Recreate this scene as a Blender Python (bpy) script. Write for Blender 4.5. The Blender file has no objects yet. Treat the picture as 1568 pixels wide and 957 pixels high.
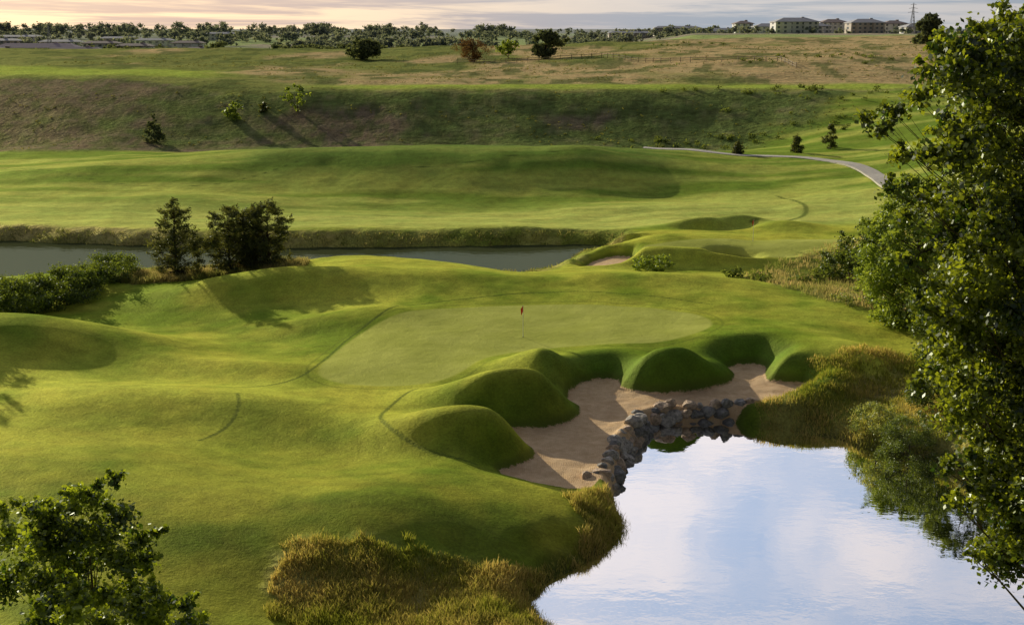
import bpy, math, numpy as np
from mathutils import Vector
rng=np.random.default_rng(7)
S=bpy.context.scene
S.view_settings.view_transform='Standard'; S.view_settings.look='None'; S.view_settings.exposure=0
# ------------------------------------------------------------------ camera (about 23 m above the pond)
HC=23.0; F=1893.0; PIT=math.radians(12.9)
cam=bpy.data.cameras.new('camera'); co=bpy.data.objects.new('camera',cam); S.collection.objects.link(co)
co.location=(0,0,HC); co.rotation_euler=(math.pi/2-PIT,0,0)
cam.sensor_width=36; cam.lens=36*F/1568; cam.clip_end=20000; cam.clip_start=0.5
S.camera=co
def G(u,v,z=0.0):
    """survey point: bearing/depression read off the photo, met with the level z -> ground position"""
    up=-(v-478.5)/F; rx=(u-784)/F
    dy=math.cos(PIT)+up*math.sin(PIT); dz=-math.sin(PIT)+up*math.cos(PIT)
    t=(z-HC)/dz
    return (rx*t,dy*t)
def at(u,y): # x for a bearing at range y
    return (u-784)/F*y*1.0
def GP(pts,z=0.0): return np.array([G(p[0],p[1],p[2] if len(p)>2 else z) for p in pts])
# ------------------------------------------------------------------ numeric helpers
def h2(ix,iy,s):
    a=np.sin(ix*127.1+iy*311.7+s*74.7)*43758.5453
    return a-np.floor(a)
def vn(x,y,s=0):
    ix=np.floor(x);iy=np.floor(y);fx=x-ix;fy=y-iy
    fx=fx*fx*(3-2*fx);fy=fy*fy*(3-2*fy)
    a=h2(ix,iy,s);b=h2(ix+1,iy,s);c=h2(ix,iy+1,s);d=h2(ix+1,iy+1,s)
    return (a+(b-a)*fx)*(1-fy)+(c+(d-c)*fx)*fy
def fbm(x,y,s=0,o=4):
    r=0;a=.5;t=0
    for i in range(o):
        r=r+a*vn(x,y,s+i*3.1);t+=a;x,y=x*1.62+y*1.22+5.2,y*1.62-x*1.22+1.7;a*=.5
    return r/t
def ss(x,a,b):
    t=np.clip((x-a)/(b-a),0,1);return t*t*(3-2*t)
def pdist(x,y,P,closed=False):
    d=np.full(x.shape,1e9);n=len(P)
    for i in range(n if closed else n-1):
        a=P[i];b=P[(i+1)%n];e=b-a;L=max(e@e,1e-9)
        t=np.clip(((x-a[0])*e[0]+(y-a[1])*e[1])/L,0,1)
        d=np.minimum(d,(x-a[0]-t*e[0])**2+(y-a[1]-t*e[1])**2)
    return np.sqrt(d)
def sdf(x,y,P): # + inside
    m=14; near=(x>P[:,0].min()-m)&(x<P[:,0].max()+m)&(y>P[:,1].min()-m)&(y<P[:,1].max()+m)
    out=np.full(x.shape,-float(m)); xs=x[near];ys=y[near]
    if xs.size==0:return out
    d=pdist(xs,ys,P,True);ins=np.zeros(xs.shape,bool);n=len(P)
    for i in range(n):
        x1,y1=P[i];x2,y2=P[(i+1)%n]
        if y1==y2:continue
        c=((y1>ys)!=(y2>ys))&(xs<(x2-x1)*(ys-y1)/(y2-y1)+x1)
        ins^=c
    out[near]=np.where(ins,d,-np.minimum(d,m));return out
def smoothpoly(P,it=2,closed=True):
    for _ in range(it):
        Q=[];n=len(P)
        for i in range(n if closed else n-1):
            a=P[i];b=P[(i+1)%n];Q+= [a*.75+b*.25,a*.25+b*.75]
        if not closed:Q=[P[0]]+Q+[P[-1]]
        P=np.array(Q)
    return P
# ------------------------------------------------------------------ outlines
SAND=smoothpoly(GP([(860,607),(903,580),(946,581),(953,597),(1005,604),(1060,602),(1108,590),(1129,577),(1110,560),(1174,558),(1170,582),(1192,587),(1244,588),(1234,603),(1148,619),(1100,628),(1040,626),(994,624),(975,638),(948,654),(934,670),(930,702),(916,742),(885,750),(830,742),(750,723),(800,712),(822,697),(812,684),(772,668),(742,654),(800,657),(860,653),(897,629)],1.0),1)
SAND2=[smoothpoly(GP(p,1.0),1) for p in ([(888,411),(898,398),(935,391),(972,394),(968,404),(935,411)],[(1080,405),(1092,396),(1125,395),(1158,400),(1150,407)])]
POND=smoothpoly(GP([(938,760),(950,735),(958,702),(975,682),(990,668),(995,654),(1040,649),(1090,647),(1138,648),(1200,655),(1260,668),(1330,690),(1400,702),(1460,720),(1530,760),(1620,800),(1800,900),(2000,1080),(1900,1300),(1500,1330),(1150,1250),(950,1080),(858,985),(835,950),(818,922),(840,893),(880,872),(925,853),(950,828),(958,803),(945,780)]),1)
WALL=GP([(912,762),(938,752),(950,730),(958,702),(975,682),(990,668),(997,654),(1040,649),(1090,647),(1168,645)])
CREEK=smoothpoly(GP([(-700,350),(-300,360),(0,369),(200,377),(450,381),(700,377),(860,375),(940,377),(862,396),(832,418),(700,414),(600,408),(480,404),(440,414),(180,414),(0,428),(-300,455),(-700,480)]),1)
GREEN=smoothpoly(GP([(480,572,1.8),(520,530,2.0),(570,498,2.2),(640,480,2.3),(740,470,2.35),(860,467,2.4),(980,471,2.4),(1060,480,2.4),(1095,495,2.3),(1080,514,2.2),(1010,526,2.1),(900,527,2.1),(800,534,2.1),(745,548,2.0),(705,572,1.9),(650,590,1.8),(580,592,1.8),(510,586,1.8)]),2)
GREEN2=smoothpoly(GP([(955,381),(1050,370),(1150,366),(1325,363),(1335,373),(1240,386),(1150,390),(1040,388)],2.1),2)
MOW=[smoothpoly(GP(p,1.8),2,False) for p in ([(610,486),(540,515),(505,545),(470,578),(380,600),(300,606),(180,612)],[(365,622),(368,640),(345,658),(305,675)],[(640,600),(590,630),(578,660),(640,690),(730,705)],[(0,262),(150,280),(300,285),(470,268)],[(620,275),(760,272),(900,268)],[(1190,295),(1240,315),(1225,335),(1150,345)],[(600,486),(760,466),(900,463),(1010,470),(1090,482)])]
ROUGH=[smoothpoly(GP(p,1.0),1) for p in ([(425,885),(470,862),(560,862),(660,872),(760,868),(850,855),(915,840),(900,805),(888,773),(900,755),(945,752),(975,800),(970,860),(870,900),(900,1020),(600,1040),(430,960),(420,905)],
 [(1140,622),(1250,615),(1330,590),(1412,580),(1425,505),(1330,498),(1250,484),(1180,456),(1120,428),(1190,412),(1250,395),(1330,380),(1450,368),(2000,400),(2300,900),(1500,770),(1300,700),(1140,672)])]
DRY=smoothpoly(GP([(170,432),(190,408),(440,402),(480,405),(455,420),(300,424)],2.0),1)
PATH=smoothpoly(GP([(985,231,3.9),(1040,232,3.9),(1085,235,3.9),(1160,238,3.7),(1230,243,3.5),(1290,252,3.3),(1330,264,3.1),(1352,280,2.9),(1375,300,2.6)]),2,False)
# ------------------------------------------------------------------ relief: level control points
CP=[(-300,957,2.5),(0,957,2.6),(200,950,2.2),(400,940,1.3),(560,900,1.2),(700,880,.9),(600,830,1.8),(800,820,1.2),(870,790,1.1),(850,758,1.2),(700,735,1.7),
(500,740,1.5),(300,760,2.0),(100,760,2.6),(-300,760,3),(500,680,1.25),(300,680,1.7),(150,650,2.2),(0,640,2.6),(-300,640,3),(400,610,1.7),(560,620,1.8),(640,615,1.8),
(500,570,1.8),(600,590,1.8),(700,570,1.9),(600,500,2.2),(800,513,2.2),(700,475,2.4),(1000,475,2.4),(1080,490,2.4),(950,520,2.1),(1000,530,2.0),(850,540,2.0),
(480,405,2.6),(560,402,3.0),(700,410,2.8),(850,420,2.5),(1000,420,2.8),(1100,428,2.8),(1180,450,2.6),(1300,500,2.3),(1390,515,1.9),(1250,540,2.2),(1400,560,1.4),(1300,610,1.0),(1250,580,1.6),
(350,538,.8),(430,520,1.1),(240,515,1.0),(100,470,1.3),(-100,480,1.5),(250,450,1.8),(400,440,2.1),(-300,540,2.8),(200,415,1.6),(0,440,1.4),(330,412,1.6),(-400,440,2),
(-300,1400,3),(400,1400,2),(1000,1500,2.5),(1900,1500,3),(2300,900,3),(1700,760,2),(1500,640,2),(1700,560,3),(1500,500,2.5),(2000,450,4),
(820,408,1.0),(900,385,2.0),(1000,378,2.1),(1100,372,2.1),(1250,375,2.1),(1330,372,2.2),(1000,408,1.1),(1150,410,1.2),(1230,397,1.5),(1300,430,1.2),(1200,430,1.6),(1450,400,2.5),(1700,380,4),
(-300,345,1.5),(0,345,1.4),(250,348,1.4),(500,350,1.4),(750,347,1.4),(950,350,1.4),(1200,335,1.7),(1400,335,2.4),(1700,330,5),
(-300,290,1.3),(0,300,1.2),(250,300,1.0),(450,300,.6),(600,302,.5),(800,302,.5),(1000,295,.8),(1200,295,1.6),(1350,290,2.8),(1600,280,5),
(-300,233,2.4),(0,233,2.4),(200,233,2.8),(330,232,3.8),(450,232,4.9),(600,230,5.3),(750,230,5.3),(900,231,5.3),(1000,232,4.7),(1100,234,3.9),(1230,243,3.5),(1340,268,3.1),(1600,240,7)]  # mid crest raised so its near face turns from the sun and darkens
for u in (-400,0,300,500,700,900,1080): CP.append((u,227,2.2))
CP+=[(1200,215,3.8),(1330,220,4.6)]
for u in (-400,-150,100,300,500,700,900,1100): CP.append((u,182,6.3))
CP+=[(1250,180,7.0),(1400,190,7.2),(1700,190,9)]
for u in (-400,0,150): CP+=[(u,122,12.4),(u,108,12.9),(u,97,13.3)]
CP+=[(310,131,11.6)]
for u in (480,650,800,950,1100,1250,1450,1700): CP+=[(u,138,11.0),(u,131,11.2)]
for u in (330,500,700): CP+=[(u,112,12.0),(u,96,12.9)]
CP+=[(850,112,12.4),(870,90,14.4),(1000,112,13.0),(1000,85,15.6),(1000,65,18.2),(1150,110,13.4),(1150,80,16.4),(1200,60,19.2),(1350,118,12.4),(1400,88,15.8),(1450,63,18.9),(1700,63,19),(1700,110,13.5)]
cp=np.array([list(G(*c))+[c[2]] for c in CP])
KC=3.0
def kern(d2): return np.sqrt(d2+KC*KC)
NCP=len(cp); A=np.zeros((NCP+3,NCP+3)); D2=((cp[:,None,:2]-cp[None,:,:2])**2).sum(2)
A[:NCP,:NCP]=kern(D2)-np.eye(NCP)*0.1; A[:NCP,NCP]=1;A[:NCP,NCP+1:]=cp[:,:2]/100; A[NCP:,:NCP]=A[:NCP,NCP:].T
WR=np.linalg.solve(A,np.concatenate([cp[:,2],[0,0,0]]))
MD=[] # mounds: (cx,cy,amp,sx,sy,rot)
def M(u,v,z,amp,sx,sy,rot=0):
    x,y=G(u,v,z); MD.append((x,y,amp,sx,sy,math.radians(rot)))
M(105,508,3.0,1.9,7.0,3.6,5); M(-60,520,3,1.2,6,4); M(510,478,2.6,.75,4.0,1.9,12); M(590,422,3.2,.9,6.5,2.6,0); M(430,428,3,1.2,4.4,2.2,-10);M(330,440,2.4,.5,3,2,0)
M(350,557,2,.6,3.5,1.4,-10); M(960,425,3,.5,6,2,0)
M(200,606,2.6,.7,5.5,2.8,-6); M(420,625,2,.6,5,1.9,-18); M(640,755,2.2,.45,6.5,2.8,0); M(330,800,2.4,.5,7,3.2,0);M(110,700,3,.45,7,3,10)
M(835,546,2.9,1.5,2.2,1.6,-18); M(880,566,2.6,.6,1.3,1.3,-40); M(935,531,2.6,.45,2.2,1.5,0); M(1030,543,3.1,1.9,2.3,1.6,-5); M(1085,560,2.6,.6,1.4,1.2,-40)
M(1225,556,2.8,1.6,2.4,1.9,-10); M(1335,535,2.6,1.0,3.6,2.3,-10); M(1120,505,2.8,.4,4,2,0)
M(775,592,2.8,1.75,2.3,1.4,-12); M(838,608,2.2,.8,1.6,1.1,-38); M(690,600,2.3,.5,2.6,1.5,0)
M(712,655,2.4,1.5,2.5,1.3,-12); M(775,680,1.8,.7,1.7,.95,-38); M(640,650,2.1,.6,3,1.6)
M(905,381,2.4,.9,2.6,1.3,0); M(1015,384,2.4,1.2,2.6,1.5,0); M(1112,385,2.4,1.1,3.0,1.4,0); M(1080,340,2.2,1.1,2.6,1.2,0); M(1076,352,1.6,-.8,1.8,1.1,0); M(1135,336,2.2,1.1,2.4,1.2,-10); M(1130,350,1.6,-.7,1.6,1.1,0); M(1200,344,2.2,.8,2.8,1.6,0)
M(150,260,2.5,1.0,12,5,8); M(900,265,2.5,.8,14,5,-5); M(330,300,1.5,.6,12,4,6); M(1000,310,1.5,.6,10,4,-6)
def sinks(x,y):
    z=np.zeros(x.shape)
    for c in MD:
        m=(abs(x-c[0])<40)&(abs(y-c[1])<60)
        dx=x[m]-c[0];dy=y[m]-c[1];ca=math.cos(c[5]);sa=math.sin(c[5])
        a=dx*ca+dy*sa;b=-dx*sa+dy*ca
        q=(a/c[3])**2/2+(b/c[4])**2/2
        z[m]+=c[2]*np.exp(-q)
    return z
def height(x,y,full=False):
    x=np.asarray(x,float).ravel();y=np.asarray(y,float).ravel();n=NCP
    z=np.full(x.shape,12.0);m=y<650
    xs=np.clip(x[m],-260,330);ys=y[m];r=np.full(xs.shape,WR[n])+WR[n+1]*xs/100+WR[n+2]*ys/100
    for i in range(n): r+=WR[i]*kern((xs-cp[i,0])**2+(ys-cp[i,1])**2)
    z[m]=r
    zl=np.interp(y,[450,600,850,1100,1500,2500,8000],[12.5,5.5,6.5,9.5,15.5,19,22])
    zr=np.interp(y,[450,700,900,1500,2500,8000],[18.5,19.5,19.0,17,20,22])
    s=ss(x/np.maximum(y,1),.06,.15); zf=zl*(1-s)+zr*s+(fbm(x/180,y/180,3)-.5)*3.0
    b=ss(y,470,610); z=z*(1-b)+zf*b
    z=np.where(y<140,np.maximum(z,.75),z)
    z+=sinks(x,y)
    z+=(fbm(x/9,y/9,9,3)-.5)*.5*np.clip(y/90,.5,1.4)
    bank=ss(y,216,224)*(1-ss(y,250,262)); z+=bank*(fbm(x/7,y/7,31,3)-.5)*.35
    z+=ss(y,265,300)*(1-ss(y,600,700))*(fbm(x/28,y/28,41,4)-.5)*2.0
    sd=sdf(x,y,SAND); lv_=fbm(x/2.2,y/2.2,55,2)
    t=np.clip((-sd+.05)/(1.9+1.4*lv_),0,1); w=1-(1-t)**(1.6+1.4*lv_)
    zs=1.0+(vn(x*1.3,y*1.3,8)-.5)*.10-.08*np.clip(sd,0,1)
    z=zs+(z-zs)*np.where(sd<0,w,0)
    s2=np.full(x.shape,-14.)
    for P in SAND2:
        s=sdf(x,y,P);s2=np.maximum(s2,s);t=np.clip(-s/1.6,0,1);z=1.0+(z-1.0)*np.where(s<0,1-(1-t)**2,0)
    sp=sdf(x,y,POND); wd=pdist(x,y,WALL)
    bw=.75+1.9*ss(wd,1.2,3.5)
    spn=np.where(wd>2,sp+(fbm(x/.9,y/.9,66,3)-.5)*.7*ss(wd,2,4),sp)
    t=np.clip(-spn/bw,0,1); ze=-.15+(z+.15)*(1-(1-t)**2)
    z=np.where(spn<0,ze,-.15-np.minimum(spn,3)*.5)
    sc=sdf(x,y,CREEK)+(fbm(x/2.5,y/2.5,67,3)-.5)*2.0; bw=np.where(y<128,8.,4.2); t=np.clip(-sc/bw,0,1)
    z=np.where(sc<0,-.15+(z+.15)*(1-(1-t)**1.6),-.15-np.minimum(sc,3)*.4)
    if full:return z,sd,s2,sp,sc,wd
    return z
def hz(x,y): return float(height([x],[y])[0])
# ------------------------------------------------------------------ mesh / material helpers
def mesh(name,V,Fc,mat=None,attrs={},smooth=False,parent=None,mats=None,mi=None):
    V=np.asarray(V,np.float32);me=bpy.data.meshes.new(name)
    if isinstance(Fc,np.ndarray):
        k=Fc.shape[1];nf=len(Fc)
        me.vertices.add(len(V));me.vertices.foreach_set('co',V.ravel())
        me.loops.add(nf*k);me.loops.foreach_set('vertex_index',Fc.astype(np.int32).ravel())
        me.polygons.add(nf);me.polygons.foreach_set('loop_start',np.arange(0,nf*k,k,dtype=np.int32))
        me.update(calc_edges=True)
    else: me.from_pydata(V.tolist(),[],Fc);me.update()
    me.polygons.foreach_set('use_smooth',np.full(len(me.polygons),bool(smooth)))
    for k,a in attrs.items():
        a=np.asarray(a,np.float32)
        if a.ndim==1: at_=me.attributes.new(k,'FLOAT','POINT');at_.data.foreach_set('value',a)
        else:
            at_=me.attributes.new(k,'FLOAT_COLOR','POINT');at_.data.foreach_set('color',np.concatenate([a,np.ones((len(a),1),np.float32)],1).ravel())
    for m in (mats or ([mat] if mat else [])): me.materials.append(m)
    if mi is not None: me.polygons.foreach_set('material_index',np.asarray(mi,np.int32))
    o=bpy.data.objects.new(name,me);S.collection.objects.link(o)
    if parent:o.parent=parent
    return o
def empty(name):
    o=bpy.data.objects.new(name,None);S.collection.objects.link(o);return o
class NT:
    def __init__(s,name,world=False):
        if world: s.m=bpy.data.worlds.new(name)
        else: s.m=bpy.data.materials.new(name)
        s.m.use_nodes=True;s.t=s.m.node_tree;s.t.nodes.clear()
    def n(s,t,**k):
        nd=s.t.nodes.new(t)
        for a,b in k.items(): setattr(nd,a,b)
        return nd
    def l(s,a,b): s.t.links.new(a,b)
    def put(s,v,sock):
        if isinstance(v,bpy.types.NodeSocket): s.l(v,sock)
        else: sock.default_value=v
    def math(s,op,a,b=0.0,clamp=False):
        nd=s.n('ShaderNodeMath',operation=op);nd.use_clamp=clamp
        s.put(a,nd.inputs[0]);s.put(b,nd.inputs[1])
        return nd.outputs[0]
    def mix(s,f,a,b,bt='MIX'):
        nd=s.n('ShaderNodeMix',data_type='RGBA',blend_type=bt)
        s.put(f,nd.inputs[0])
        for v,i in ((a,6),(b,7)):
            if isinstance(v,tuple) and len(v)==3:v=v+(1,)
            s.put(v,nd.inputs[i])
        return nd.outputs[2]
    def rng(s,v,a,b,c=0.,d=1.):
        nd=s.n('ShaderNodeMapRange');nd.interpolation_type='SMOOTHSTEP';s.put(v,nd.inputs[0])
        if a>b: a,b,c,d=b,a,d,c
        for i,q in enumerate((a,b,c,d)):nd.inputs[i+1].default_value=q
        return nd.outputs[0]
    def noise(s,vec,scale,detail=4,rough=.55,dist=0):
        nd=s.n('ShaderNodeTexNoise');s.l(vec,nd.inputs['Vector']);nd.inputs['Scale'].default_value=scale
        nd.inputs['Detail'].default_value=detail;nd.inputs['Roughness'].default_value=rough;nd.inputs['Distortion'].default_value=dist
        return nd.outputs['Fac']
    def attr(s,name,out='Fac'): return s.n('ShaderNodeAttribute',attribute_name=name).outputs[out]
    def pos(s): return s.n('ShaderNodeNewGeometry').outputs['Position']
    def scale(s,vec,xyz):
        nd=s.n('ShaderNodeVectorMath',operation='MULTIPLY');s.l(vec,nd.inputs[0]);nd.inputs[1].default_value=xyz;return nd.outputs[0]
    def out(s,sh):
        o=s.n('ShaderNodeOutputMaterial');s.l(sh,o.inputs[0]);return s.m
def principled(name,col,rough=.8,nscale=0,amt=.3,bump=0,spec=.3):
    t=NT(name);b=t.n('ShaderNodeBsdfPrincipled');b.inputs['Roughness'].default_value=rough;b.inputs['Specular IOR Level'].default_value=spec
    if nscale:
        f=t.noise(t.pos(),nscale,6,.65);f=t.rng(f,.3,.7)
        c=t.mix(f,tuple(x*(1-amt) for x in col),tuple(min(1,x*(1+amt)) for x in col));t.l(c,b.inputs['Base Color'])
        if bump:
            bp=t.n('ShaderNodeBump');bp.inputs['Strength'].default_value=bump;bp.inputs['Distance'].default_value=.1;t.l(f,bp.inputs['Height']);t.l(bp.outputs[0],b.inputs['Normal'])
    else: b.inputs['Base Color'].default_value=(*col,1)
    return t.out(b.outputs[0])
def leafmat(name,dark,light,tr=.45,trcol=None,gl=.05):
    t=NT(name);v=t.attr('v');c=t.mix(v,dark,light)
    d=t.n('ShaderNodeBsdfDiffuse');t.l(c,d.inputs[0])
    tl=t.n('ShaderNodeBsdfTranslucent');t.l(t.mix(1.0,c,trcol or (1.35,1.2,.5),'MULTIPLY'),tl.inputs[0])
    m=t.n('ShaderNodeMixShader');m.inputs[0].default_value=tr;t.l(d.outputs[0],m.inputs[1]);t.l(tl.outputs[0],m.inputs[2])
    if not gl:return t.out(m.outputs[0])
    g=t.n('ShaderNodeBsdfGlossy');g.inputs['Roughness'].default_value=.45;g.inputs[0].default_value=(.8,.85,.8,1)
    m2=t.n('ShaderNodeMixShader');m2.inputs[0].default_value=gl;t.l(m.outputs[0],m2.inputs[1]);t.l(g.outputs[0],m2.inputs[2])
    return t.out(m2.outputs[0])
# ------------------------------------------------------------------ terrain
ys=list(np.arange(-40,36,1.5));y=36.0
while y<7500:
    ys.append(y);y+=.2 if y<118 else .2+(y-118)*.018
ys=np.array(ys);NC=720
t=np.linspace(-1,1,NC);t=.5*t+.5*t**3
Wd=.66*np.maximum(ys,0)+45
X=(t[None,:]*Wd[:,None]).ravel();Y=np.repeat(ys,NC)
Z,SD,S2,SP,SC,WDI=height(X,Y,True)
g1=sdf(X,Y,GREEN);g2=sdf(X,Y,GREEN2)
mw=np.full(X.shape,9.)
for P in MOW:
    m=(Y>40)&(Y<260);mw[m]=np.minimum(mw[m],pdist(X[m],Y[m],P)*np.where(Y[m]>130,.4,1))
ro=np.zeros(X.shape)
for P in ROUGH: ro=np.maximum(ro,ss(sdf(X,Y,P)+(fbm(X/1.5,Y/1.5,77)-.5)*2.4,-.5,.6))
crk=ss(SC+(fbm(X/2,Y/2,71)-.5)*2,-4.2,-2.8)*(Y>100)*(Y<150); crk2=np.where(Y<127,0.6*crk,crk)
dry=ss(sdf(X,Y,DRY)+(fbm(X/2,Y/2,72)-.5)*2,-.5,1)
pb=ss(SP,-1.3,-.2)*ss(WDI,2,4)
def C(*a): return np.array(a)[None,:]
def mx(a,b,f): return a+(b-a)*f[:,None]
rat=X/np.maximum(Y,1)
n1=fbm(X/14,Y/14,1);n2=fbm(X/3.2,Y/3.2,2);n4=fbm(X/30,Y/3.2,6,3);n5=fbm(X/6,Y/6,8)
col=mx(C(.20,.32,.022),C(.56,.61,.075),ss(n1*.45+n2*.30+n5*.25,.37,.63))
mnd=ss(SD+(n2-.5)*1.2,-2.7,-1.2)*(SD<.3)*(Y>63);col=mx(col,C(.085,.19,.018)*np.ones_like(col),mnd*.75)  # bunker mound grass deeper green, with shade of the faces painted in
near=1-ss(Y+(n1-.5)*14,48,74); col=mx(col,mx(C(.14,.215,.016),C(.30,.33,.032),ss(n2*.5+n5*.5,.38,.6)),near*.9)
ff=ss(Y,132,140); col=mx(col,mx(C(.22,.35,.04),C(.50,.58,.11),ss(n4,.42,.58)),ff)
band=ff*(1-ss(Y,150,172)); col=mx(col,C(.62,.70,.17)*np.ones_like(col),band*.65)
up_shade=ss(Y,170,190)*(1-ss(Y,205,216))*ss(rat,-.26,-.18)*(1-ss(rat,.10,.16)); col=mx(col,C(.13,.25,.05)*np.ones_like(col),up_shade*.7)  # broad shadow on the upper mid fairway painted as darker grass colour
rcol=mx(mx(C(.20,.25,.04),C(.34,.34,.09),ss(n2,.35,.6)),C(.50,.41,.19),ss(n1,.5,.72)*.7)
col=mx(col,rcol,np.maximum(ro,crk2*.9))
col=mx(col,mx(C(.5,.40,.18),C(.25,.27,.08),ss(n2,.4,.6)),dry)
col=mx(col,C(.07,.07,.03)*np.ones_like(col),pb*.7)
top=256+18*(1-ss(rat,-.32,-.22))
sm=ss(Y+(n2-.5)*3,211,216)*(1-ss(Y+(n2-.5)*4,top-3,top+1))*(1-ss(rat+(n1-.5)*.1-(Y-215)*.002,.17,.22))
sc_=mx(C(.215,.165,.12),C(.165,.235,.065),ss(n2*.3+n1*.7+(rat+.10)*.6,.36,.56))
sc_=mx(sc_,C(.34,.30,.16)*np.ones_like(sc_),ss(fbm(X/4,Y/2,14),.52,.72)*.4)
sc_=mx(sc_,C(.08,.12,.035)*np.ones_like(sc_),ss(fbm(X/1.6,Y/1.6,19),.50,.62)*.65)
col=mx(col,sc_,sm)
pm=ss(Y,top-3,top+1)
pl=mx(C(.27,.31,.085),C(.62,.48,.24),ss(fbm(X/22,Y/40,15)+rat*.6,.38,.60));pl=mx(pl,C(.12,.17,.05)*np.ones_like(pl),ss(fbm(X/5,Y/10,16),.52,.62)*.75)
pl=mx(pl,C(.42,.55,.085)*np.ones_like(pl),(1-ss(rat,-.26,-.2))*ss(Y,275,285)*(1-ss(Y,330,350)))
pl=mx(pl,C(.42,.55,.085)*np.ones_like(pl),ss(Y,255,258)*(1-ss(Y,268,276))*ss(rat,-.2,-.1))
col=mx(col,pl,pm)
fr=mx(C(.22,.27,.18),C(.46,.42,.31),ss(fbm(X/70,Y/100,17),.4,.6));fr=mx(fr,C(.42,.54,.20)*np.ones_like(fr),ss(fbm(X/100,Y/120,18),.52,.58))
col=mx(col,fr,ss(Y,500,600)); col=mx(col,C(.44,.49,.53)*np.ones_like(col),ss(Y,800,2500)*.85)  # far ground fades to blue-grey: aerial haze painted into the colour
texr=np.clip(np.maximum.reduce([ro,crk2,sm,pm,dry]),0,1)
wsd=1.15-pdist(X,Y,WALL[1:-1]);wsd=np.where(wsd>-1,wsd,-9)
nr=len(ys);idx=np.arange(nr*NC).reshape(nr,NC)
Fq=np.stack([idx[:-1,:-1],idx[:-1,1:],idx[1:,1:],idx[1:,:-1]],-1).reshape(-1,4)
T=NT('terrain_grass_sand');P=T.pos()
base=T.attr('zc','Color');rg=T.attr('rough')
f1=T.noise(P,.9,4,.6);f2=T.noise(P,7,4,.8);f3=T.noise(T.scale(P,(.16,.5,.3)),1,3,.6)
k=T.math('ADD',T.math('MULTIPLY',T.rng(f1,.3,.7),.30),T.math('MULTIPLY',T.rng(f2,.34,.66),.46));k=T.math('ADD',k,T.math('MULTIPLY',T.rng(f3,.35,.65),.24))
amp=T.math('ADD',T.math('MULTIPLY',rg,.45),.9)
k=T.math('ADD',T.math('MULTIPLY',T.math('SUBTRACT',k,.5),amp),1.0)
kc=T.n('ShaderNodeCombineXYZ');[T.l(k,kc.inputs[i]) for i in range(3)]
c=T.mix(1.0,base,kc.outputs[0],'MULTIPLY')
hue=T.rng(T.noise(P,.25,3,.6),.35,.65);c=T.mix(T.math('MULTIPLY',hue,.45),c,T.mix(1.0,c,(1.2,.98,1.0),'MULTIPLY'))
edge=T.math('MULTIPLY',T.math('SUBTRACT',f2,.5),.25)
gs=T.math('ADD',T.attr('green'),T.math('MULTIPLY',edge,.5))
gcol=T.mix(T.rng(T.noise(P,.35,3,.6),.3,.7),(.52,.56,.11),(.64,.67,.155));gcol=T.mix(T.math('MULTIPLY',T.rng(f2,.3,.7),.22),gcol,(.36,.41,.08))
ring=T.math('MULTIPLY',T.rng(gs,-.95,-.8),T.rng(gs,-.6,-.75));c=T.mix(T.math('MULTIPLY',ring,.35),c,(.10,.15,.02))
c=T.mix(T.rng(gs,-.2,.2),c,gcol)
ml=T.rng(T.math('ADD',T.attr('mow'),edge),.18,.04);c=T.mix(T.math('MULTIPLY',ml,.68),c,(.06,.11,.018))
ssd=T.math('ADD',T.attr('sand'),T.math('MULTIPLY',T.math('SUBTRACT',f2,.5),.40))
scol=T.mix(T.rng(T.noise(P,1.6,5,.75),.3,.7),(.68,.45,.27),(.88,.64,.42))
wv=T.n('ShaderNodeTexWave');wv.inputs['Scale'].default_value=3.1;wv.inputs['Distortion'].default_value=9;wv.inputs['Detail'].default_value=2;wv.inputs['Detail Scale'].default_value=.6;T.l(P,wv.inputs['Vector'])
scol=T.mix(T.math('MULTIPLY',wv.outputs['Fac'],.12),scol,(.40,.26,.16))
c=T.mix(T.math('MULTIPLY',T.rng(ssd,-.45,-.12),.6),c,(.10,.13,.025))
sf=T.rng(ssd,-.04,.04);c=T.mix(sf,c,scol)
b=T.n('ShaderNodeBsdfDiffuse');b.inputs['Roughness'].default_value=.3
T.l(c,b.inputs[0])
bh=T.math('ADD',T.math('MULTIPLY',f2,.6),T.math('MULTIPLY',f1,T.math('ADD',T.math('MULTIPLY',rg,4.0),1.2)))
bh=T.math('ADD',bh,T.math('MULTIPLY',T.math('MULTIPLY',wv.outputs['Fac'],sf),.12))
bp=T.n('ShaderNodeBump');bp.inputs['Strength'].default_value=.5;bp.inputs['Distance'].default_value=.16;T.l(bh,bp.inputs['Height']);T.l(bp.outputs[0],b.inputs['Normal'])
gl_=T.n('ShaderNodeBsdfGlossy');gl_.inputs['Roughness'].default_value=.6;T.l(T.mix(.35,c,(.9,.9,.40)),gl_.inputs[0]);T.l(bp.outputs[0],gl_.inputs['Normal'])
ms=T.n('ShaderNodeMixShader');ms.inputs[0].default_value=.09;T.l(b.outputs[0],ms.inputs[1]);T.l(gl_.outputs[0],ms.inputs[2])
gm=T.out(ms.outputs[0])
mesh('terrain',np.stack([X,Y,Z],1),Fq,gm,{'zc':col,'green':np.maximum(g1,g2),'sand':np.maximum(np.maximum(SD,S2),wsd),'mow':mw,'rough':texr},smooth=True)
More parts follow.
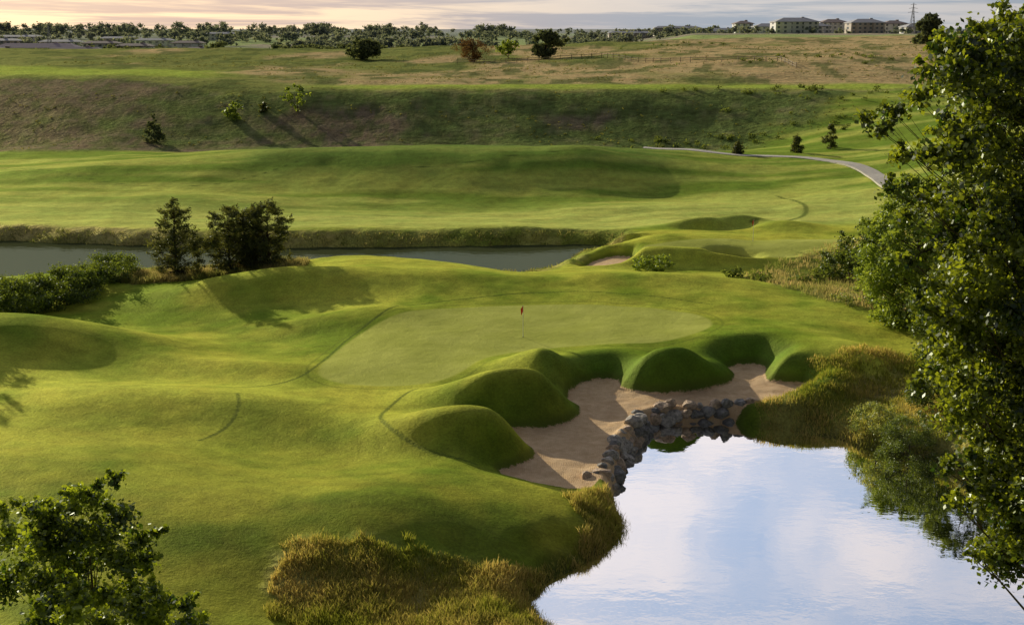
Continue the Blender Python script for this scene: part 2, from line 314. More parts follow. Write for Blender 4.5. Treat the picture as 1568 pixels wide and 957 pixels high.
# ------------------------------------------------------------------ water
def water(name,P,deep,rip,f0,f1_,gc=(.98,.97,.98,1)):
    t=NT(name);g=t.n('ShaderNodeBsdfGlossy');g.inputs['Roughness'].default_value=.02;g.inputs[0].default_value=gc
    d=t.n('ShaderNodeBsdfDiffuse');d.inputs[0].default_value=deep
    lw=t.n('ShaderNodeLayerWeight');lw.inputs[0].default_value=.5
    f=t.rng(lw.outputs['Facing'],.2,.65,f0,f1_);bp=t.n('ShaderNodeBump');bp.inputs['Strength'].default_value=rip;bp.inputs['Distance'].default_value=.05
    h=t.math('ADD',t.noise(t.scale(t.pos(),(1,1.6,1)),.8,3,.5),t.math('MULTIPLY',t.noise(t.pos(),5,2,.5),.12));t.l(h,bp.inputs['Height'])
    t.l(bp.outputs[0],g.inputs['Normal']);m=t.n('ShaderNodeMixShader');t.l(f,m.inputs[0]);t.l(d.outputs[0],m.inputs[1]);t.l(g.outputs[0],m.inputs[2])
    mt=t.out(m.outputs[0]);x0,y0=P.min(0)-3;x1,y1=P.max(0)+3
    mesh(name,[(x0,y0,0),(x1,y0,0),(x1,y1,0),(x0,y1,0)],[(0,1,2,3)],mt)
water('pond_water',POND,(.02,.03,.03,1),.10,.4,.97)
water('creek_water',CREEK,(.055,.065,.03,1),.4,.07,.12,(.62,.70,.52,1))
# ------------------------------------------------------------------ geometry generators
def tube(P,R,k=6):
    P=np.array(P,float);V=[];Fc=[]
    for i,p in enumerate(P):
        d=P[min(i+1,len(P)-1)]-P[max(i-1,0)];d/=np.linalg.norm(d)+1e-9
        a=np.cross(d,(0,0,1) if abs(d[2])<.9 else (1,0,0));a/=np.linalg.norm(a);b_=np.cross(d,a)
        for j in range(k):
            q=2*math.pi*j/k;V.append(p+R[i]*(math.cos(q)*a+math.sin(q)*b_))
    for i in range(len(P)-1):
        for j in range(k):Fc.append((i*k+j,i*k+(j+1)%k,(i+1)*k+(j+1)%k,(i+1)*k+j))
    return V,Fc
class Acc:
    def __init__(s):s.V=[];s.F=[];s.m=[]
    def add(s,V,Fc,mi=0):
        o=len(s.V);s.V+= [tuple(v) for v in V];s.F+=[tuple(i+o for i in f) for f in Fc];s.m+=[mi]*len(Fc)
    def box(s,c,d,mi=0,rz=0):
        ca,sa=math.cos(rz),math.sin(rz);V=[]
        for z in(-1,1):
            for (a,b_) in((-1,-1),(1,-1),(1,1),(-1,1)):
                x=a*d[0]/2;yy=b_*d[1]/2;V.append((c[0]+x*ca-yy*sa,c[1]+x*sa+yy*ca,c[2]+z*d[2]/2))
        s.add(V,[(3,2,1,0),(4,5,6,7),(0,1,5,4),(1,2,6,5),(2,3,7,6),(3,0,4,7)],mi)
    def obj(s,name,mats,parent=None,smooth=False):
        return mesh(name,s.V,s.F,mats=mats,mi=s.m,parent=parent,smooth=smooth)
def leaves(Cn,size,aspect=.75,up=0.3,R=rng):
    N=len(Cn);nrm=R.normal(size=(N,3));nrm[:,2]+=up;nrm/=np.linalg.norm(nrm,axis=1)[:,None]
    a=np.cross(nrm,R.normal(size=(N,3)));a/=np.linalg.norm(a,axis=1)[:,None]+1e-9;b_=np.cross(nrm,a)
    size=np.asarray(size).reshape(-1,1)
    V=np.stack([Cn-a*size*.5,Cn+b_*size*aspect*.5-a*size*.05,Cn+a*size*.5,Cn-b_*size*aspect*.5-a*size*.05],1).reshape(-1,3)
    return V,np.arange(4*N).reshape(N,4)
def foliage(clumps,per,size,aspect=.75,R=rng,shell=.35,up=.3,flat=.8,cv=.16):
    CC=[];VV=[]
    for (x,yy,z,r) in clumps:
        k=max(4,int(per*(r**2)));d=R.normal(size=(k,3));d/=np.linalg.norm(d,axis=1)[:,None]
        rad=r*(shell+(1-shell)*R.random(k))**.8*(1+.25*R.normal(size=k));p=d*rad[:,None]*np.array([1,1,flat])
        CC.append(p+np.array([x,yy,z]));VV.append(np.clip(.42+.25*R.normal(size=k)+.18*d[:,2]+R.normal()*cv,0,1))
    CC=np.concatenate(CC);VV=np.concatenate(VV)
    V,Fq=leaves(CC,size*(.6+.8*R.random(len(CC))),aspect,up,R)
    return V,Fq,np.repeat(VV,4)
bark=principled('bark',(.10,.075,.055),.9,6,.4,.4);darkbark=principled('dark_bark',(.05,.035,.025),.9,6,.4,.4)
L_cot=leafmat('cottonwood_leaf',(.022,.052,.008),(.31,.38,.035),.55,gl=.08)
L_sh=leafmat('shrub_leaf',(.05,.085,.02),(.25,.33,.06),.4)
L_light=leafmat('light_leaf',(.13,.20,.04),(.36,.46,.09),.45)
L_pine=leafmat('pine_needles',(.036,.052,.020),(.21,.23,.075),.38)
L_far=leafmat('distant_leaf',(.08,.11,.07),(.21,.25,.16),.3,gl=0)  # greyed, lightened tones with some distance haze painted in
L_haze=leafmat('hazy_leaf',(.16,.20,.22),(.31,.35,.35),.3,gl=0)  # pale blue-grey tones: distance haze painted into the leaf colour
L_will=leafmat('willow_leaf',(.16,.22,.06),(.46,.50,.19),.45)
L_brown=leafmat('brown_twigs',(.12,.07,.045),(.28,.18,.11),.3,gl=0)
def tree(name,base,H,clumps,per,size,tr,lm,bm=bark,lean=(0,0),aspect=.75,limbs=True,flat=.8,seed=1,shell=.35,tips=0,cv=.16):
    R=np.random.default_rng(seed);E=empty(name);bx,by,bz=base;A_=Acc()
    def tp(f): return np.array([bx+lean[0]*f*f+.15*tr*math.sin(f*9),by+lean[1]*f*f,bz-.3+(H*.88+.3)*f])
    A_.add(*tube([tp(f) for f in np.linspace(0,1,9)],[tr*(1-.88*f)*(1.35 if f==0 else 1) for f in np.linspace(0,1,9)],9))
    ext=[]
    if limbs:
        for c in clumps:
            c=np.array(c);f=np.clip((c[2]-bz-.35*np.hypot(c[0]-bx,c[1]-by))/H,.12,.9);p=tp(f);L=np.linalg.norm(c[:3]-p)
            mid=(p+c[:3])/2+np.array([0,0,-.08*L])+R.normal(size=3)*.06*L;r0=tr*(1-.85*f)*.38
            A_.add(*tube([p,(p+mid)/2+R.normal(size=3)*.02*L,mid,c[:3]],[r0,r0*.75,r0*.45,r0*.12],5))
            for q in range(tips):
                d=R.normal(size=3);d[2]=abs(d[2])*.8;d/=np.linalg.norm(d);e=c[:3]+d*c[3]*R.uniform(1.0,1.5)
                A_.add(*tube([mid*.3+c[:3]*.7,e],[r0*.2,r0*.05],4));ext.append((*(c[:3]*.3+e*.7),c[3]*.38));ext.append((*e,c[3]*.3))
    A_.obj('trunk_and_limbs',[bm],E,True)
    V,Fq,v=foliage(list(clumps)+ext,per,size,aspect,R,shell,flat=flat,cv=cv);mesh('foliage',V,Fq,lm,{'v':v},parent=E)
    return E
def crown(base,H,w,prof,nc,r,seed=0):
    R=np.random.default_rng(seed);o=[]
    for i in range(nc):
        f=R.random();pf=np.interp(f,*prof);a=R.random()*6.283;q=pf*w*math.sqrt(R.uniform(.15,1))
        o.append((base[0]+q*math.cos(a),base[1]+q*math.sin(a),base[2]+H*f,r*R.uniform(.7,1.25)*(.6+.5*pf)))
    return o
ROUND=([0,.15,.35,.6,.85,1],[0,.25,.9,1,.65,.15]);CONE=([0,.06,.2,.6,.85,1],[.3,.9,1,.75,.42,.06]);BUSH=([0,.4,.8,1],[1,1,.7,.3])
# big cottonwood on the near right bank
R=np.random.default_rng(21);cl=[]
def Y2Z(v,d): return HC-d*math.tan(math.atan((v-478.5)/F)+PIT)
lv=[20,60,100,160,230,300,400,500,560,620,680,740,800,860,900];lx=[1490,1445,1405,1390,1385,1395,1425,1440,1440,1445,1465,1500,1545,1565,1590]
for i in range(250):
    v=R.uniform(40,870);d=R.uniform(25.5,31.5);left=np.interp(v,lv,lx)+abs(d-28)*12+R.normal()*8;u=left+(1-R.random()**1.0)*(1720-left)
    r=R.uniform(.38,.78);cl.append(((u-784)/F*d+r*.55,d,Y2Z(v,d),r))
for (u,v,r) in ((1322,182,.26),(1342,200,.28),(1365,175,.3),(1375,240,.3),(1365,290,.3),(1405,110,.3),(1395,150,.35),(1425,75,.28),(1480,45,.3),(1430,470,.3),(1435,590,.3),(1505,770,.3),(1550,850,.28),(1485,720,.3),(1395,330,.3),(1405,400,.28)):
    cl.append(((u-784)/F*27.5,27.5,Y2Z(v,27.5),r))
bz=hz(16.6,29.5)
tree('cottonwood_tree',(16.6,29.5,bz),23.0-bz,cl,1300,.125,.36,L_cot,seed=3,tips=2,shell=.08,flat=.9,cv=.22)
# near-left saplings
cl=[]
R=np.random.default_rng(5)
for (u,v,r) in ((140,735,.24),(105,765,.36),(60,780,.38),(148,790,.38),(30,795,.40),(175,825,.36),(90,820,.48),(20,840,.48),(145,858,.46),(60,876,.48),(180,866,.28),(0,775,.28),(80,755,.26),(-40,820,.5),(-50,890,.6),(40,930,.5),(110,915,.45),(5,890,.5),(120,820,.42),(50,830,.42),(0,830,.42),(155,900,.35),(80,855,.45)):
    d=R.uniform(23.3,25);cl.append(((u-784)/F*d,d,Y2Z(v,d),r))
L_young=leafmat('young_leaf',(.03,.07,.010),(.36,.46,.04),.52,gl=.08)
bz=hz(-9,25.5);tree('cottonwood_tree',(-9.0,24.5,bz),13.4-bz,cl,2500,.11,.14,L_young,seed=8,tips=2,shell=.08,cv=.2)
cl=[]
for (u,v,r) in ((240,925,.24),(200,920,.32),(160,930,.38),(250,955,.32),(200,965,.40),(100,950,.4),(50,940,.34),(20,925,.34),(268,945,.15),(220,1000,.5),(100,1010,.5),(60,905,.25),(0,950,.4),(180,945,.38)):
    d=R.uniform(21,22.5);cl.append(((u-784)/F*d,d,Y2Z(v,d),r))
bz=hz(-7,22);tree('cottonwood_tree',(-7.2,22,bz),10.4-bz,cl,2400,.11,.12,L_young,seed=9,tips=2,shell=.08,cv=.2)
# pines by the creek
for (u,v,w,h,s) in ((271,420,2.4,6.9,1),(352,416,2.1,5.9,2),(412,413,2.4,5.9,3),(384,409,1.6,5.2,4)):
    x,yy=G(u,v,1.9);z=hz(x,yy);tree('pine_tree',(x,yy,z),h,crown((x,yy,z+.2),h-.3,w,CONE if s==1 else ([0,.08,.3,.7,.9,1],[.4,.9,1,.92,.6,.2]),110,.50,s),430,.24,.16,L_pine,darkbark,aspect=.24,seed=s,tips=2,shell=.1,flat=.6,cv=.25)
# hedge on the left
P0=np.array(G(-200,575,1.8));P1=np.array(G(182,416,1.8));cl=[];R=np.random.default_rng(11)
for i in range(430):
    f=R.random();p=P0+(P1-P0)*f+R.normal(size=2)*np.array([1.1,1.0]);cl.append((p[0],p[1],hz(p[0],p[1])+R.uniform(.1,1.0)*(4.8-3.5*f),R.uniform(.5,.85)))
V,Fq,v=foliage(cl,460,.17,.6,R,.15);mesh('shrub_hedge',V,Fq,L_sh,{'v':v})
# mid right trees and shrubs
def put(name,u,v,z0,h,w,lm,nc,r,per,sz,prof=ROUND,tr=.12,seed=1,asp=.7,tips=1,bm=bark):
    x,yy=G(u,v,z0);z=hz(x,yy);return tree(name,(x,yy,z),h,crown((x,yy,z),h*.95,w,prof,nc,r,seed),per*2.4,sz*1.05,tr,lm,bm,aspect=asp,seed=seed,tips=tips,shell=.15)
put('willow_tree',1398,500,1.8,11,3.9,L_light,120,.85,150,.22,([0,.1,.35,.6,.85,1],[.6,.8,1,1,.75,.3]),.25,31)
put('willow_tree',1490,560,1.8,9,4,L_sh,80,.9,130,.2,BUSH,.25,32)
put('willow_shrub',1392,692,.6,3.2,1.8,L_sh,60,.42,420,.11,BUSH,.05,33,.3)
put('willow_shrub',1445,640,1.2,3.4,2.0,L_sh,50,.5,300,.13,BUSH,.06,34,.5)
put('willow_shrub',1345,655,1.0,1.6,1.6,L_will,26,.4,300,.12,BUSH,.05,39,.4)
put('willow_shrub',1320,480,1.6,1.6,1.6,L_will,18,.45,200,.14,BUSH,.04,35)
put('willow_shrub',1300,420,1.6,2.6,3.0,L_sh,40,.7,120,.2,BUSH,.06,36)
put('willow_shrub',1345,400,1.8,4.0,3.4,L_sh,46,.8,120,.2,BUSH,.06,37)
put('willow_shrub',1000,412,1.3,1.3,2.4,L_light,22,.5,120,.2,BUSH,.04,38)
for i,(u,v,h) in enumerate(((1220,226,3.0),(1272,222,4.0),(1130,228,2.0))):
    put('small_pine_tree',u,v,4.5,h,h*.33,L_pine,30,.45,200,.3,CONE,.08,40+i,.3,1,darkbark)
put('young_ash_tree',455,152,9.8,5.4,2.8,L_light,20,.7,22,.45,ROUND,.1,50)
put('yellow_shrub',361,168,8.0,3.0,1.8,L_light,14,.7,36,.45,BUSH,.06,51)
put('juniper_shrub',236,210,4,5.0,1.6,L_far,26,.7,36,.4,CONE,.08,52)
put('juniper_shrub',403,139,11.4,1.3,.7,L_pine,8,.5,80,.4,BUSH,.05,53)
put('oak_tree',836,92,14,8.2,4.6,L_far,50,1.4,34,.7,ROUND,.35,54,bm=darkbark)
put('bare_elm_tree',724,94,13.6,7,5.0,L_brown,44,1.3,18,.5,ROUND,.3,55,.3,3)
put('young_ash_tree',778,93,13.6,5.5,3.2,L_light,20,1.0,20,.6,ROUND,.15,56)
put('oak_tree',1422,66,18.6,9.5,4.0,L_far,46,1.4,34,.8,BUSH,.35,57,bm=darkbark)
put('oak_tree',556,93,13,6.4,6.0,L_far,40,1.5,24,.8,ROUND,.3,58,bm=darkbark)
# scrub on slopes: one mass
R=np.random.default_rng(60)
xs=R.uniform(-135,160,9000);yy=R.uniform(216,430,9000)
keep=(fbm(xs/9,yy/9,61)+R.random(9000)*.15>.60)&((yy<256)|(yy>275))&~((xs/yy<-.2)&(yy>272)&(yy<350));xs=xs[keep];yy=yy[keep];zz=height(xs,yy)
cl=[(a,b_,c_+.05,r_) for a,b_,c_,r_ in zip(xs,yy,zz,.2+.4*R.random(len(xs))**3)]
V,Fq,v=foliage(cl,46,.30,.6,R,.2,flat=.5);mesh('hillside_scrub',V,Fq,leafmat('scrub_leaf',(.11,.14,.05),(.32,.31,.13),.3,gl=0),{'v':v})
cl=[]
for (u,v,z0,sx,sy,k) in ((1090,205,4.5,7,3,30),(1290,108,15,14,5,30),(1200,75,18,20,8,26),(1040,72,17,14,6,14),(1150,150,9.5,10,3,8),(1180,430,1.4,3,2,8),(1300,190,6,8,5,14)):
    x,y0=G(u,v,z0)
    for i in range(k):
        a=x+R.normal()*sx;b_=y0+R.normal()*sy;cl.append((a,b_,hz(a,b_)+.3,R.uniform(.5,1.2)))
V,Fq,v=foliage(cl,60,.40,.6,R,.2,flat=.6);mesh('hillside_shrubs',V,Fq,leafmat('hill_shrub_leaf',(.09,.13,.045),(.25,.31,.11),.35,gl=0),{'v':v})
# distant tree masses
R=np.random.default_rng(70);cl=[]
def dt(u,d,h):
    x=at(u,d);z=hz(x,d)
    for j in range(8):
        cl.append((x+R.normal()*h*.3,d+R.normal()*h*.2,z+h*R.uniform(.12,.8),h*R.uniform(.18,.32)))
def clus(n,k,u0,u1,d0,d1,h0,h1,sp=26):
    for i in range(n):
        uc=R.uniform(u0,u1);dc=R.uniform(d0,d1)
        for j in range(k): dt(uc+R.normal()*sp,dc+R.normal()*12,R.uniform(h0,h1))
clus(30,9,-80,660,600,900,4,8);clus(10,8,190,620,570,700,4,7);clus(8,6,560,960,560,880,3,6)
V,Fq,v=foliage(cl,8.0,1.3,.8,R,.1);mesh('valley_trees',V,Fq,L_far,{'v':v})
cl=[]
clus(48,9,-80,1040,930,1450,6,10,30)
for i in range(120):
    u=R.choice([20,90,165,210,285,330,430,460,500,595,650,760])+R.normal()*16;dt(u,R.uniform(1480,1600),R.uniform(9,17))
for i in range(120): dt(R.uniform(-100,1050),R.uniform(1480,2000),R.uniform(5,9))
for i in range(70): dt(R.uniform(1000,1500),R.uniform(820,1000),R.uniform(3,6))
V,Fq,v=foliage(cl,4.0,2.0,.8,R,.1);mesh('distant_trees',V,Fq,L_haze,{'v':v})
# ------------------------------------------------------------------ tall grass (one mesh per kind)
def blades(name,polys,N,h,w,mat,seed,filt=None,thr=.5):
    R=np.random.default_rng(seed);XX=[];YY=[]
    for P,k in zip(polys,N):
        lo=P.min(0);hi=P.max(0);x=R.uniform(lo[0],hi[0],k*3);yy=R.uniform(lo[1],hi[1],k*3)
        s=sdf(x,yy,P);m=(s+(fbm(x/1.2,yy/1.2,3)-.5)*2.2>-.3*R.random(len(x)));x=x[m][:k];yy=yy[m][:k];XX.append(x);YY.append(yy)
    x=np.concatenate(XX);yy=np.concatenate(YY)
    z,sd,s2,sp,sc,wd=height(x,yy,True);m=(sp<.25)&(sc<.3)&(sd<-.3)
    if filt is not None:m&=filt(x,yy,z,sp,sc)
    cn=fbm(x/.9,yy/.9,seed);m&=cn+R.random(len(x))*.3>thr
    x=x[m];yy=yy[m];z=z[m];cn=cn[m];k=len(x)
    hh=h*(.4+.9*R.random(k))*(.3+1.3*cn);a=R.random(k)*6.283;le=hh*R.uniform(.1,.7,k);b=R.random(k)*6.283
    p=np.stack([x,yy,z-.03],1);wv=np.stack([np.cos(a),np.sin(a),0*a],1)*(w*(.6+.8*R.random(k)))[:,None]*.5
    md=p+np.stack([np.cos(b)*le*.35,np.sin(b)*le*.35,hh*.6],1);tp=p+np.stack([np.cos(b)*le,np.sin(b)*le,hh],1)
    V=np.stack([p-wv,p+wv,md+wv*.8,tp+wv*.15,tp-wv*.15,md-wv*.8],1).reshape(-1,3)
    i0=np.arange(k)*6;Fq=np.concatenate([np.stack([i0,i0+1,i0+2,i0+5],1),np.stack([i0+5,i0+2,i0+3,i0+4],1)])
    v=np.clip(fbm(x/3,yy/3,seed+5)*1.6-.40+R.normal(size=k)*.2,0,1)
    mesh(name,V,Fq,mat,{'v':np.repeat(v,6)})
GR=leafmat('tall_grass_blade',(.26,.30,.05),(.68,.54,.25),.5,(1.2,1.1,.6),gl=0)
GD=leafmat('dry_grass_blade',(.26,.30,.08),(.62,.50,.26),.45,(1.1,1.0,.7),gl=0)
blades('tall_grass',[ROUGH[0]],[52000],.31,.03,GR,80,thr=.36)
rb=smoothpoly(GP([(1138,650),(1150,625),(1330,590),(1470,590),(1560,760),(1400,712),(1260,675)]),1)
blades('bank_grass',[rb],[26000],.28,.04,GR,81)
blades('meadow_grass',[ROUGH[1]],[60000],.42,.06,GD,82,lambda x,y,z,sp,sc:(y>85))
cb=GP([(-100,340),(950,345),(1020,380),(870,425),(600,415),(440,425),(100,440),(-100,450)])
blades('creek_bank_grass',[cb],[60000],.26,.07,leafmat('creek_grass_blade',(.15,.21,.04),(.40,.36,.16),.4,(1.1,1.0,.7),gl=0),83,lambda x,y,z,sp,sc:(sc>np.where(y<128,-2.5,-2.6)))
blades('dry_grass',[DRY],[16000],.5,.06,GD,84)
blades('shore_grass',[np.array([[POND[:,0].min()-2,36],[12,36],[12,70],[POND[:,0].min()-2,70]])],[70000],.28,.03,GR,85,lambda x,y,z,sp,sc:(sp>-.7)&(pdist(x,y,WALL)>1.0))
# ------------------------------------------------------------------ boulder wall
R=np.random.default_rng(90);import bmesh
bm_=bmesh.new();bmesh.ops.create_icosphere(bm_,subdivisions=2,radius=1);IV=np.array([v.co[:] for v in bm_.verts]);IF=[tuple(v.index for v in f.verts) for f in bm_.faces];bm_.free()
A_=Acc();seg=np.diff(WALL,axis=0);L=np.hypot(seg[:,0],seg[:,1]);cum=np.concatenate([[0],np.cumsum(L)])
def rock(c,s,k):
    V=IV.copy()
    for q in range(10):
        d=R.normal(size=3);d/=np.linalg.norm(d);h=R.uniform(.5,.85);p=V@d;V=V-np.maximum(p-h,0)[:,None]*d
    a=R.random()*6.283;V=V*np.array(s);V=V@np.array([[math.cos(a),math.sin(a),0],[-math.sin(a),math.cos(a),0],[0,0,1]])
    V+=R.normal(size=V.shape)*.012;A_.add(V+np.array(c),IF,k)
for row,(zz,off,st) in enumerate(((.05,.10,.74),(.52,.34,.74),(1.0,.62,.78))):
    s=0
    while s<cum[-1]:
        i=min(np.searchsorted(cum,s,'right')-1,len(L)-1);f=(s-cum[i])/L[i];p=WALL[i]+seg[i]*f;nn=np.array([-seg[i][1],seg[i][0]])/L[i]
        q=p+nn*(off+R.normal()*.08);sz=R.uniform(.42,.78)
        rock((q[0],q[1],zz+R.normal()*.08-.10),(sz,sz*.78,sz*.66),int(R.integers(3)));s+=st*R.uniform(.7,1.25)
A_.obj('boulder_wall',[principled('rock_grey',(.44,.40,.36),.85,5,.45,.5),principled('rock_brown',(.56,.42,.31),.85,5,.4,.5),principled('rock_slate',(.26,.25,.24),.8,5,.4,.5)])
# ------------------------------------------------------------------ cart path
d=np.gradient(PATH,axis=0);d/=np.hypot(d[:,0],d[:,1])[:,None];nn=np.stack([-d[:,1],d[:,0]],1)
A_=Acc();rows=[]
for p,q in zip(PATH,nn):
    zc=max(hz(*(p+q*1.2)),hz(*(p-q*1.2)),hz(*p))+.06
    for o,zz in((1.25,-.25),(1.25,0),(-1.25,0),(-1.25,-.25)):rows.append((p[0]+q[0]*o,p[1]+q[1]*o,zc+zz))
Fc=[]
for i in range(len(PATH)-1):
    for j in range(3):Fc.append((i*4+j,i*4+j+1,i*4+j+5,i*4+j+4))
A_.add(rows,Fc);A_.obj('cart_path',[principled('path_concrete',(.46,.43,.39),.9,2,.15)])
# ------------------------------------------------------------------ flags
red=principled('flag_red',(.75,.03,.03),.7);wh=principled('pole_white',(.85,.85,.80),.4);blk=principled('cup_dark',(.02,.02,.02),.6)
def flag(u,v,z0):
    x,yy=G(u,v,z0);z=hz(x,yy);E=empty('golf_flag');A_=Acc();A_.add(*tube([(x,yy,z-.05),(x,yy,z+2.25)],[.026,.02],8));A_.obj('pole',[wh],E,True)
    A_=Acc();V=[];k=7
    for i in range(k):
        f=i/(k-1);dy=.2*f;dz=-.22*f
        V+=[(x-.02-.16*f,yy-dy+.04*math.sin(f*8),z+2.22+dz*.9),(x-.02-.12*f,yy-dy+.04*math.sin(f*8+.6),z+1.78+dz)]
    A_.add(V,[(2*i,2*i+2,2*i+3,2*i+1) for i in range(k-1)]);A_.obj('flag_cloth',[red],E,True)
    A_=Acc();A_.add(*tube([(x,yy,z-.1),(x,yy,z+.01)],[.054,.054],14));A_.obj('cup',[blk],E)
flag(801,513,2.2);flag(1153,368,2.1)
# ------------------------------------------------------------------ fence on the hill
wood=principled('fence_wood',(.36,.30,.23),.9,3,.3);A_=Acc()
fp=smoothpoly(GP([(700,93,14),(800,95,13.8),(900,92,14.3),(990,93,14.8),(1080,96,14.6),(1180,96,14.6),(1225,104,14.0)]),1,False);pv=None
for i in range(len(fp)-1):
    m=max(1,int(np.hypot(*(fp[i+1]-fp[i]))/3))
    for j in range(m):
        p=fp[i]+(fp[i+1]-fp[i])*j/m;z=hz(*p);A_.box((p[0],p[1],z+.6),(.16,.16,1.4))
        if pv is not None:
            for hh in(.5,1.05):A_.add(*tube([(pv[0],pv[1],pv[2]+hh),(p[0],p[1],z+hh)],[.07,.07],4))
        pv=(p[0],p[1],z)
A_.obj('rail_fence',[wood])
# ------------------------------------------------------------------ buildings
wallm=principled('stucco_beige',(.55,.50,.45),.9,.3,.08);wallw=principled('stucco_white',(.80,.79,.78),.9,.3,.06);roofm=principled('roof_brown',(.32,.26,.25),.9,.5,.15);roofg=principled('roof_grey',(.44,.44,.48),.8,.5,.12);win=principled('window_glass',(.14,.17,.21),.15,spec=.6);trim=principled('trim_white',(.75,.75,.73),.7)
def building(name,x,y0,w,dp,fl,wm,rm,rz=0,hip=True,bay=5.0,fh=3.1,z=None,rh=None):
    E=empty(name);z=hz(x,y0)-1 if z is None else z;h=fl*fh+1;ca,sa=math.cos(rz),math.sin(rz)
    def Lc(a,b_,c):return (x+a*ca-b_*sa,y0+a*sa+b_*ca,z+c)
    A_=Acc();A_.box(Lc(0,0,h/2),(w,dp,h),0,rz)
    nb=max(2,int(w/14))
    for i in range(nb):
        A_.box(Lc(-w/2+w*(i+.5)/nb,-dp/2-.6,h/2-.3),(w/nb*.42,1.3,h-.6),0,rz)
    A_.obj('walls',[wm],E)
    A_=Acc();T_=Acc()
    nw=max(2,int(w/bay))
    for f in range(fl):
        for i in range(nw):
            a=-w/2+w*(i+.5)/nw;ph=(a+w/2)/(w/nb)%1;yo=-1.25 if .29<ph<.71 else 0
            A_.box(Lc(a,-dp/2+yo-.03,1+f*fh+1.6),(bay*.42,.1,1.5),0,rz);T_.box(Lc(a,-dp/2+yo-.08,1+f*fh+.78),(bay*.5,.22,.14),0,rz)
        for s in(-1,1):A_.box(Lc(s*(w/2+.03),0,1+f*fh+1.6),(.1,dp*.3,1.4),0,rz)
    A_.box(Lc(w*.04,-dp/2-.04,2.0),(1.4,.16,2.2),0,rz)
    A_.obj('windows_and_door',[win],E);T_.obj('sills',[trim],E)
    A_=Acc();o=.7;rh=rh or dp*.17;e=dp/2 if hip else 0
    V=[Lc(-w/2-o,-dp/2-o-1,h),Lc(w/2+o,-dp/2-o-1,h),Lc(w/2+o,dp/2+o,h),Lc(-w/2-o,dp/2+o,h),Lc(-w/2-o+e,0,h+rh),Lc(w/2+o-e,0,h+rh),]
    V2=[(a,b_,c-.35) for a,b_,c in V[:4]]
    A_.add(V+V2,[(0,1,5,4),(2,3,4,5),(1,2,5),(3,0,4),(0,6,7,1),(1,7,8,2),(2,8,9,3),(3,9,6,0),(6,9,8,7)])
    A_.box(Lc(w*.2,dp*.1,h+rh*.9),(2,2,1.6),0,rz);A_.obj('roof',[rm],E)
for (u,d,w,dp,fl,wm,rm) in ((1205,880,30,16,3,wallw,roofg),(1262,960,20,14,3,wallw,roofm),(1310,900,24,15,3,wallm,roofg),(1352,980,18,14,3,wallw,roofm),(1390,900,22,15,2,wallw,roofg),(1165,980,22,14,2,wallw,roofg),(1090,1050,46,14,1,wallw,roofg),(1128,1000,14,12,3,wallw,roofm),(1240,900,14,12,2,wallw,roofg),(1050,1080,26,14,1,wallw,roofg)):
    building('apartment_building',at(u,d),d,w,dp,fl,wm,rm,.05,bay=4,fh=2.7)
roofv=principled('roof_mauve',(.42,.34,.38),.9,.5,.1)
building('school_building',at(130,640),640,30,10,2,wallw,roofv,.06,True,6,3.4,None,2)
building('school_building',at(75,720),720,48,12,2,wallw,roofv,-.05,True,6,3.6,None,2.5)
building('clubhouse_building',at(514,620),620,13,10,1,wallw,trim,0,False,4)
for u,d,w in ((250,1000,30),(300,900,22),(10,980,40),(350,1250,30),(1030,1100,40),(40,1150,50),(200,1100,36),(960,1180,40),(20,680,14),(310,720,14),(220,820,22),(170,900,26),(110,940,30)):
    building('distant_house',at(u,d),d,w,9,2,wallw if w%4 else wallm,roofg if w>28 else roofm,.03)
steel=principled('galvanised_steel',(.30,.31,.33),.6)
def pylon(u,d,H):
    x=at(u,d);z=hz(x,d)-1;A_=Acc();b_=H*.09
    for sx in(-1,1):
        for sy in(-1,1):A_.add(*tube([(x+sx*b_,d+sy*b_,z),(x+sx*b_*.25,d+sy*b_*.25,z+H*.7),(x,d,z+H)],[.18,.14,.1],4))
    k=7
    for i in range(k):
        f0=i/k*.7;f1=(i+1)/k*.7;w0=b_*(1-f0*1.07);w1=b_*(1-f1*1.07)
        for s in(-1,1):
            A_.add(*tube([(x-w0*s,d-w0,z+H*f0),(x+w1*s,d-w1,z+H*f1)],[.08,.08],4));A_.add(*tube([(x+w0,d-w0*s,z+H*f0),(x+w1,d+w1*s,z+H*f1)],[.08,.08],4))
    for f,w in((.7,.16),(.82,.13),(.93,.09)):A_.add(*tube([(x-w*H,d,z+H*f),(x,d,z+H*f+.6),(x+w*H,d,z+H*f)],[.1,.16,.1],4))
    A_.obj('transmission_tower',[steel])
pylon(1381,860,22);pylon(92,860,22)
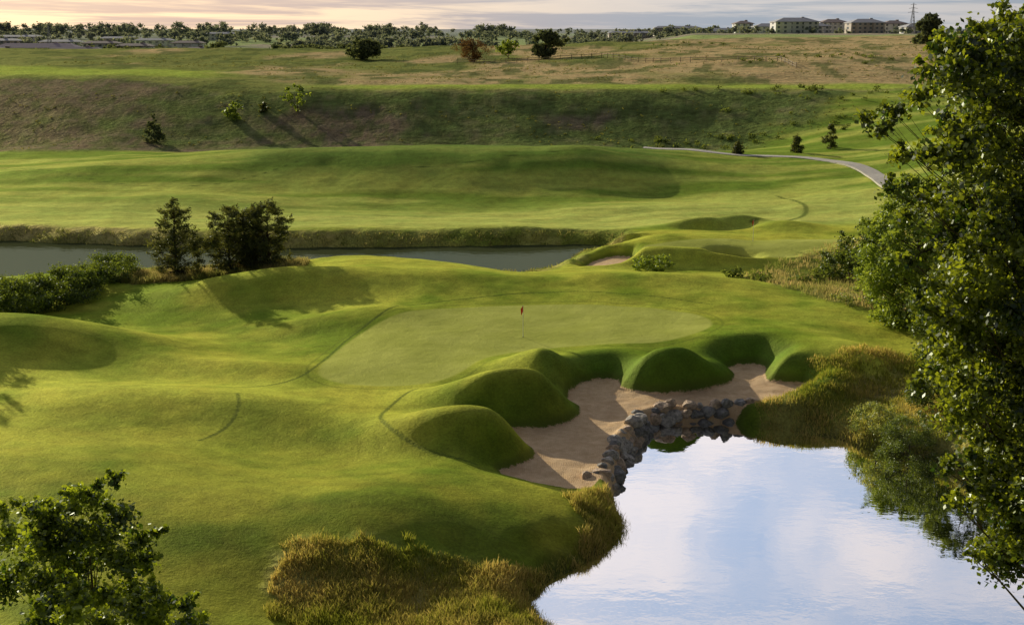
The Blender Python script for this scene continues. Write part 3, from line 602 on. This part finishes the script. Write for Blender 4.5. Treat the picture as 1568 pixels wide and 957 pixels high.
# ------------------------------------------------------------------ light
SEL=math.radians(16);SAZ=math.radians(34) # sun stands 34 deg left of the view axis, ahead of the camera
sv=Vector((-math.sin(SAZ)*math.cos(SEL),math.cos(SAZ)*math.cos(SEL),math.sin(SEL)))
sl=bpy.data.lights.new('sun','SUN');sl.energy=5;sl.angle=math.radians(.6);sl.color=(1,.90,.66);so=bpy.data.objects.new('sun',sl);S.collection.objects.link(so);so.rotation_euler=(-sv).to_track_quat('-Z','Y').to_euler()
w=NT('World',True);S.world=w.m
sk=w.n('ShaderNodeTexSky',sky_type='NISHITA');sk.sun_disc=False;sk.sun_elevation=SEL;sk.sun_rotation=-SAZ;sk.dust_density=2
tc=w.n('ShaderNodeTexCoord').outputs['Generated'];sx=w.n('ShaderNodeSeparateXYZ');w.l(tc,sx.inputs[0])
az=w.math('ABSOLUTE',sx.outputs[2]);dn=w.math('ADD',az,.06)
cx=w.n('ShaderNodeCombineXYZ');w.l(w.math('DIVIDE',sx.outputs[0],dn),cx.inputs[0]);w.l(w.math('MULTIPLY',w.math('DIVIDE',sx.outputs[1],dn),1.5),cx.inputs[1])
ns=w.noise(cx.outputs[0],1.5,7,.6,.8);mask=w.rng(ns,.36,.60)
front=w.math('ADD',w.math('MULTIPLY',sx.outputs[0],-.35),w.math('MULTIPLY',sx.outputs[1],.94))
kf=w.rng(front,.1,.92,.08,1.0)
pc=w.mix(mask,(.46,.60,.84),(1.0,.93,.93))
hm=w.rng(az,.14,.0);left=w.rng(sx.outputs[0],.22,-.30)
ns2=w.rng(w.noise(w.scale(tc,(4,4,80)),1.0,6,.62,.5),.42,.58)
hcol=w.mix(left,w.mix(ns2,(.36,.43,.52),(.66,.64,.64)),w.mix(ns2,(.62,.48,.44),(1.25,.93,.60)))
pc=w.mix(hm,pc,hcol)
kc=w.n('ShaderNodeCombineXYZ');kk=w.math('MULTIPLY',kf,10.0);[w.l(kk,kc.inputs[i]) for i in range(3)]
pc=w.mix(1.0,pc,kc.outputs[0],'MULTIPLY')
fin=w.mix(.9,sk.outputs[0],pc)
bg=w.n('ShaderNodeBackground');w.l(fin,bg.inputs[0]);bg.inputs[1].default_value=.1
ow=w.n('ShaderNodeOutputWorld');w.l(bg.outputs[0],ow.inputs[0])
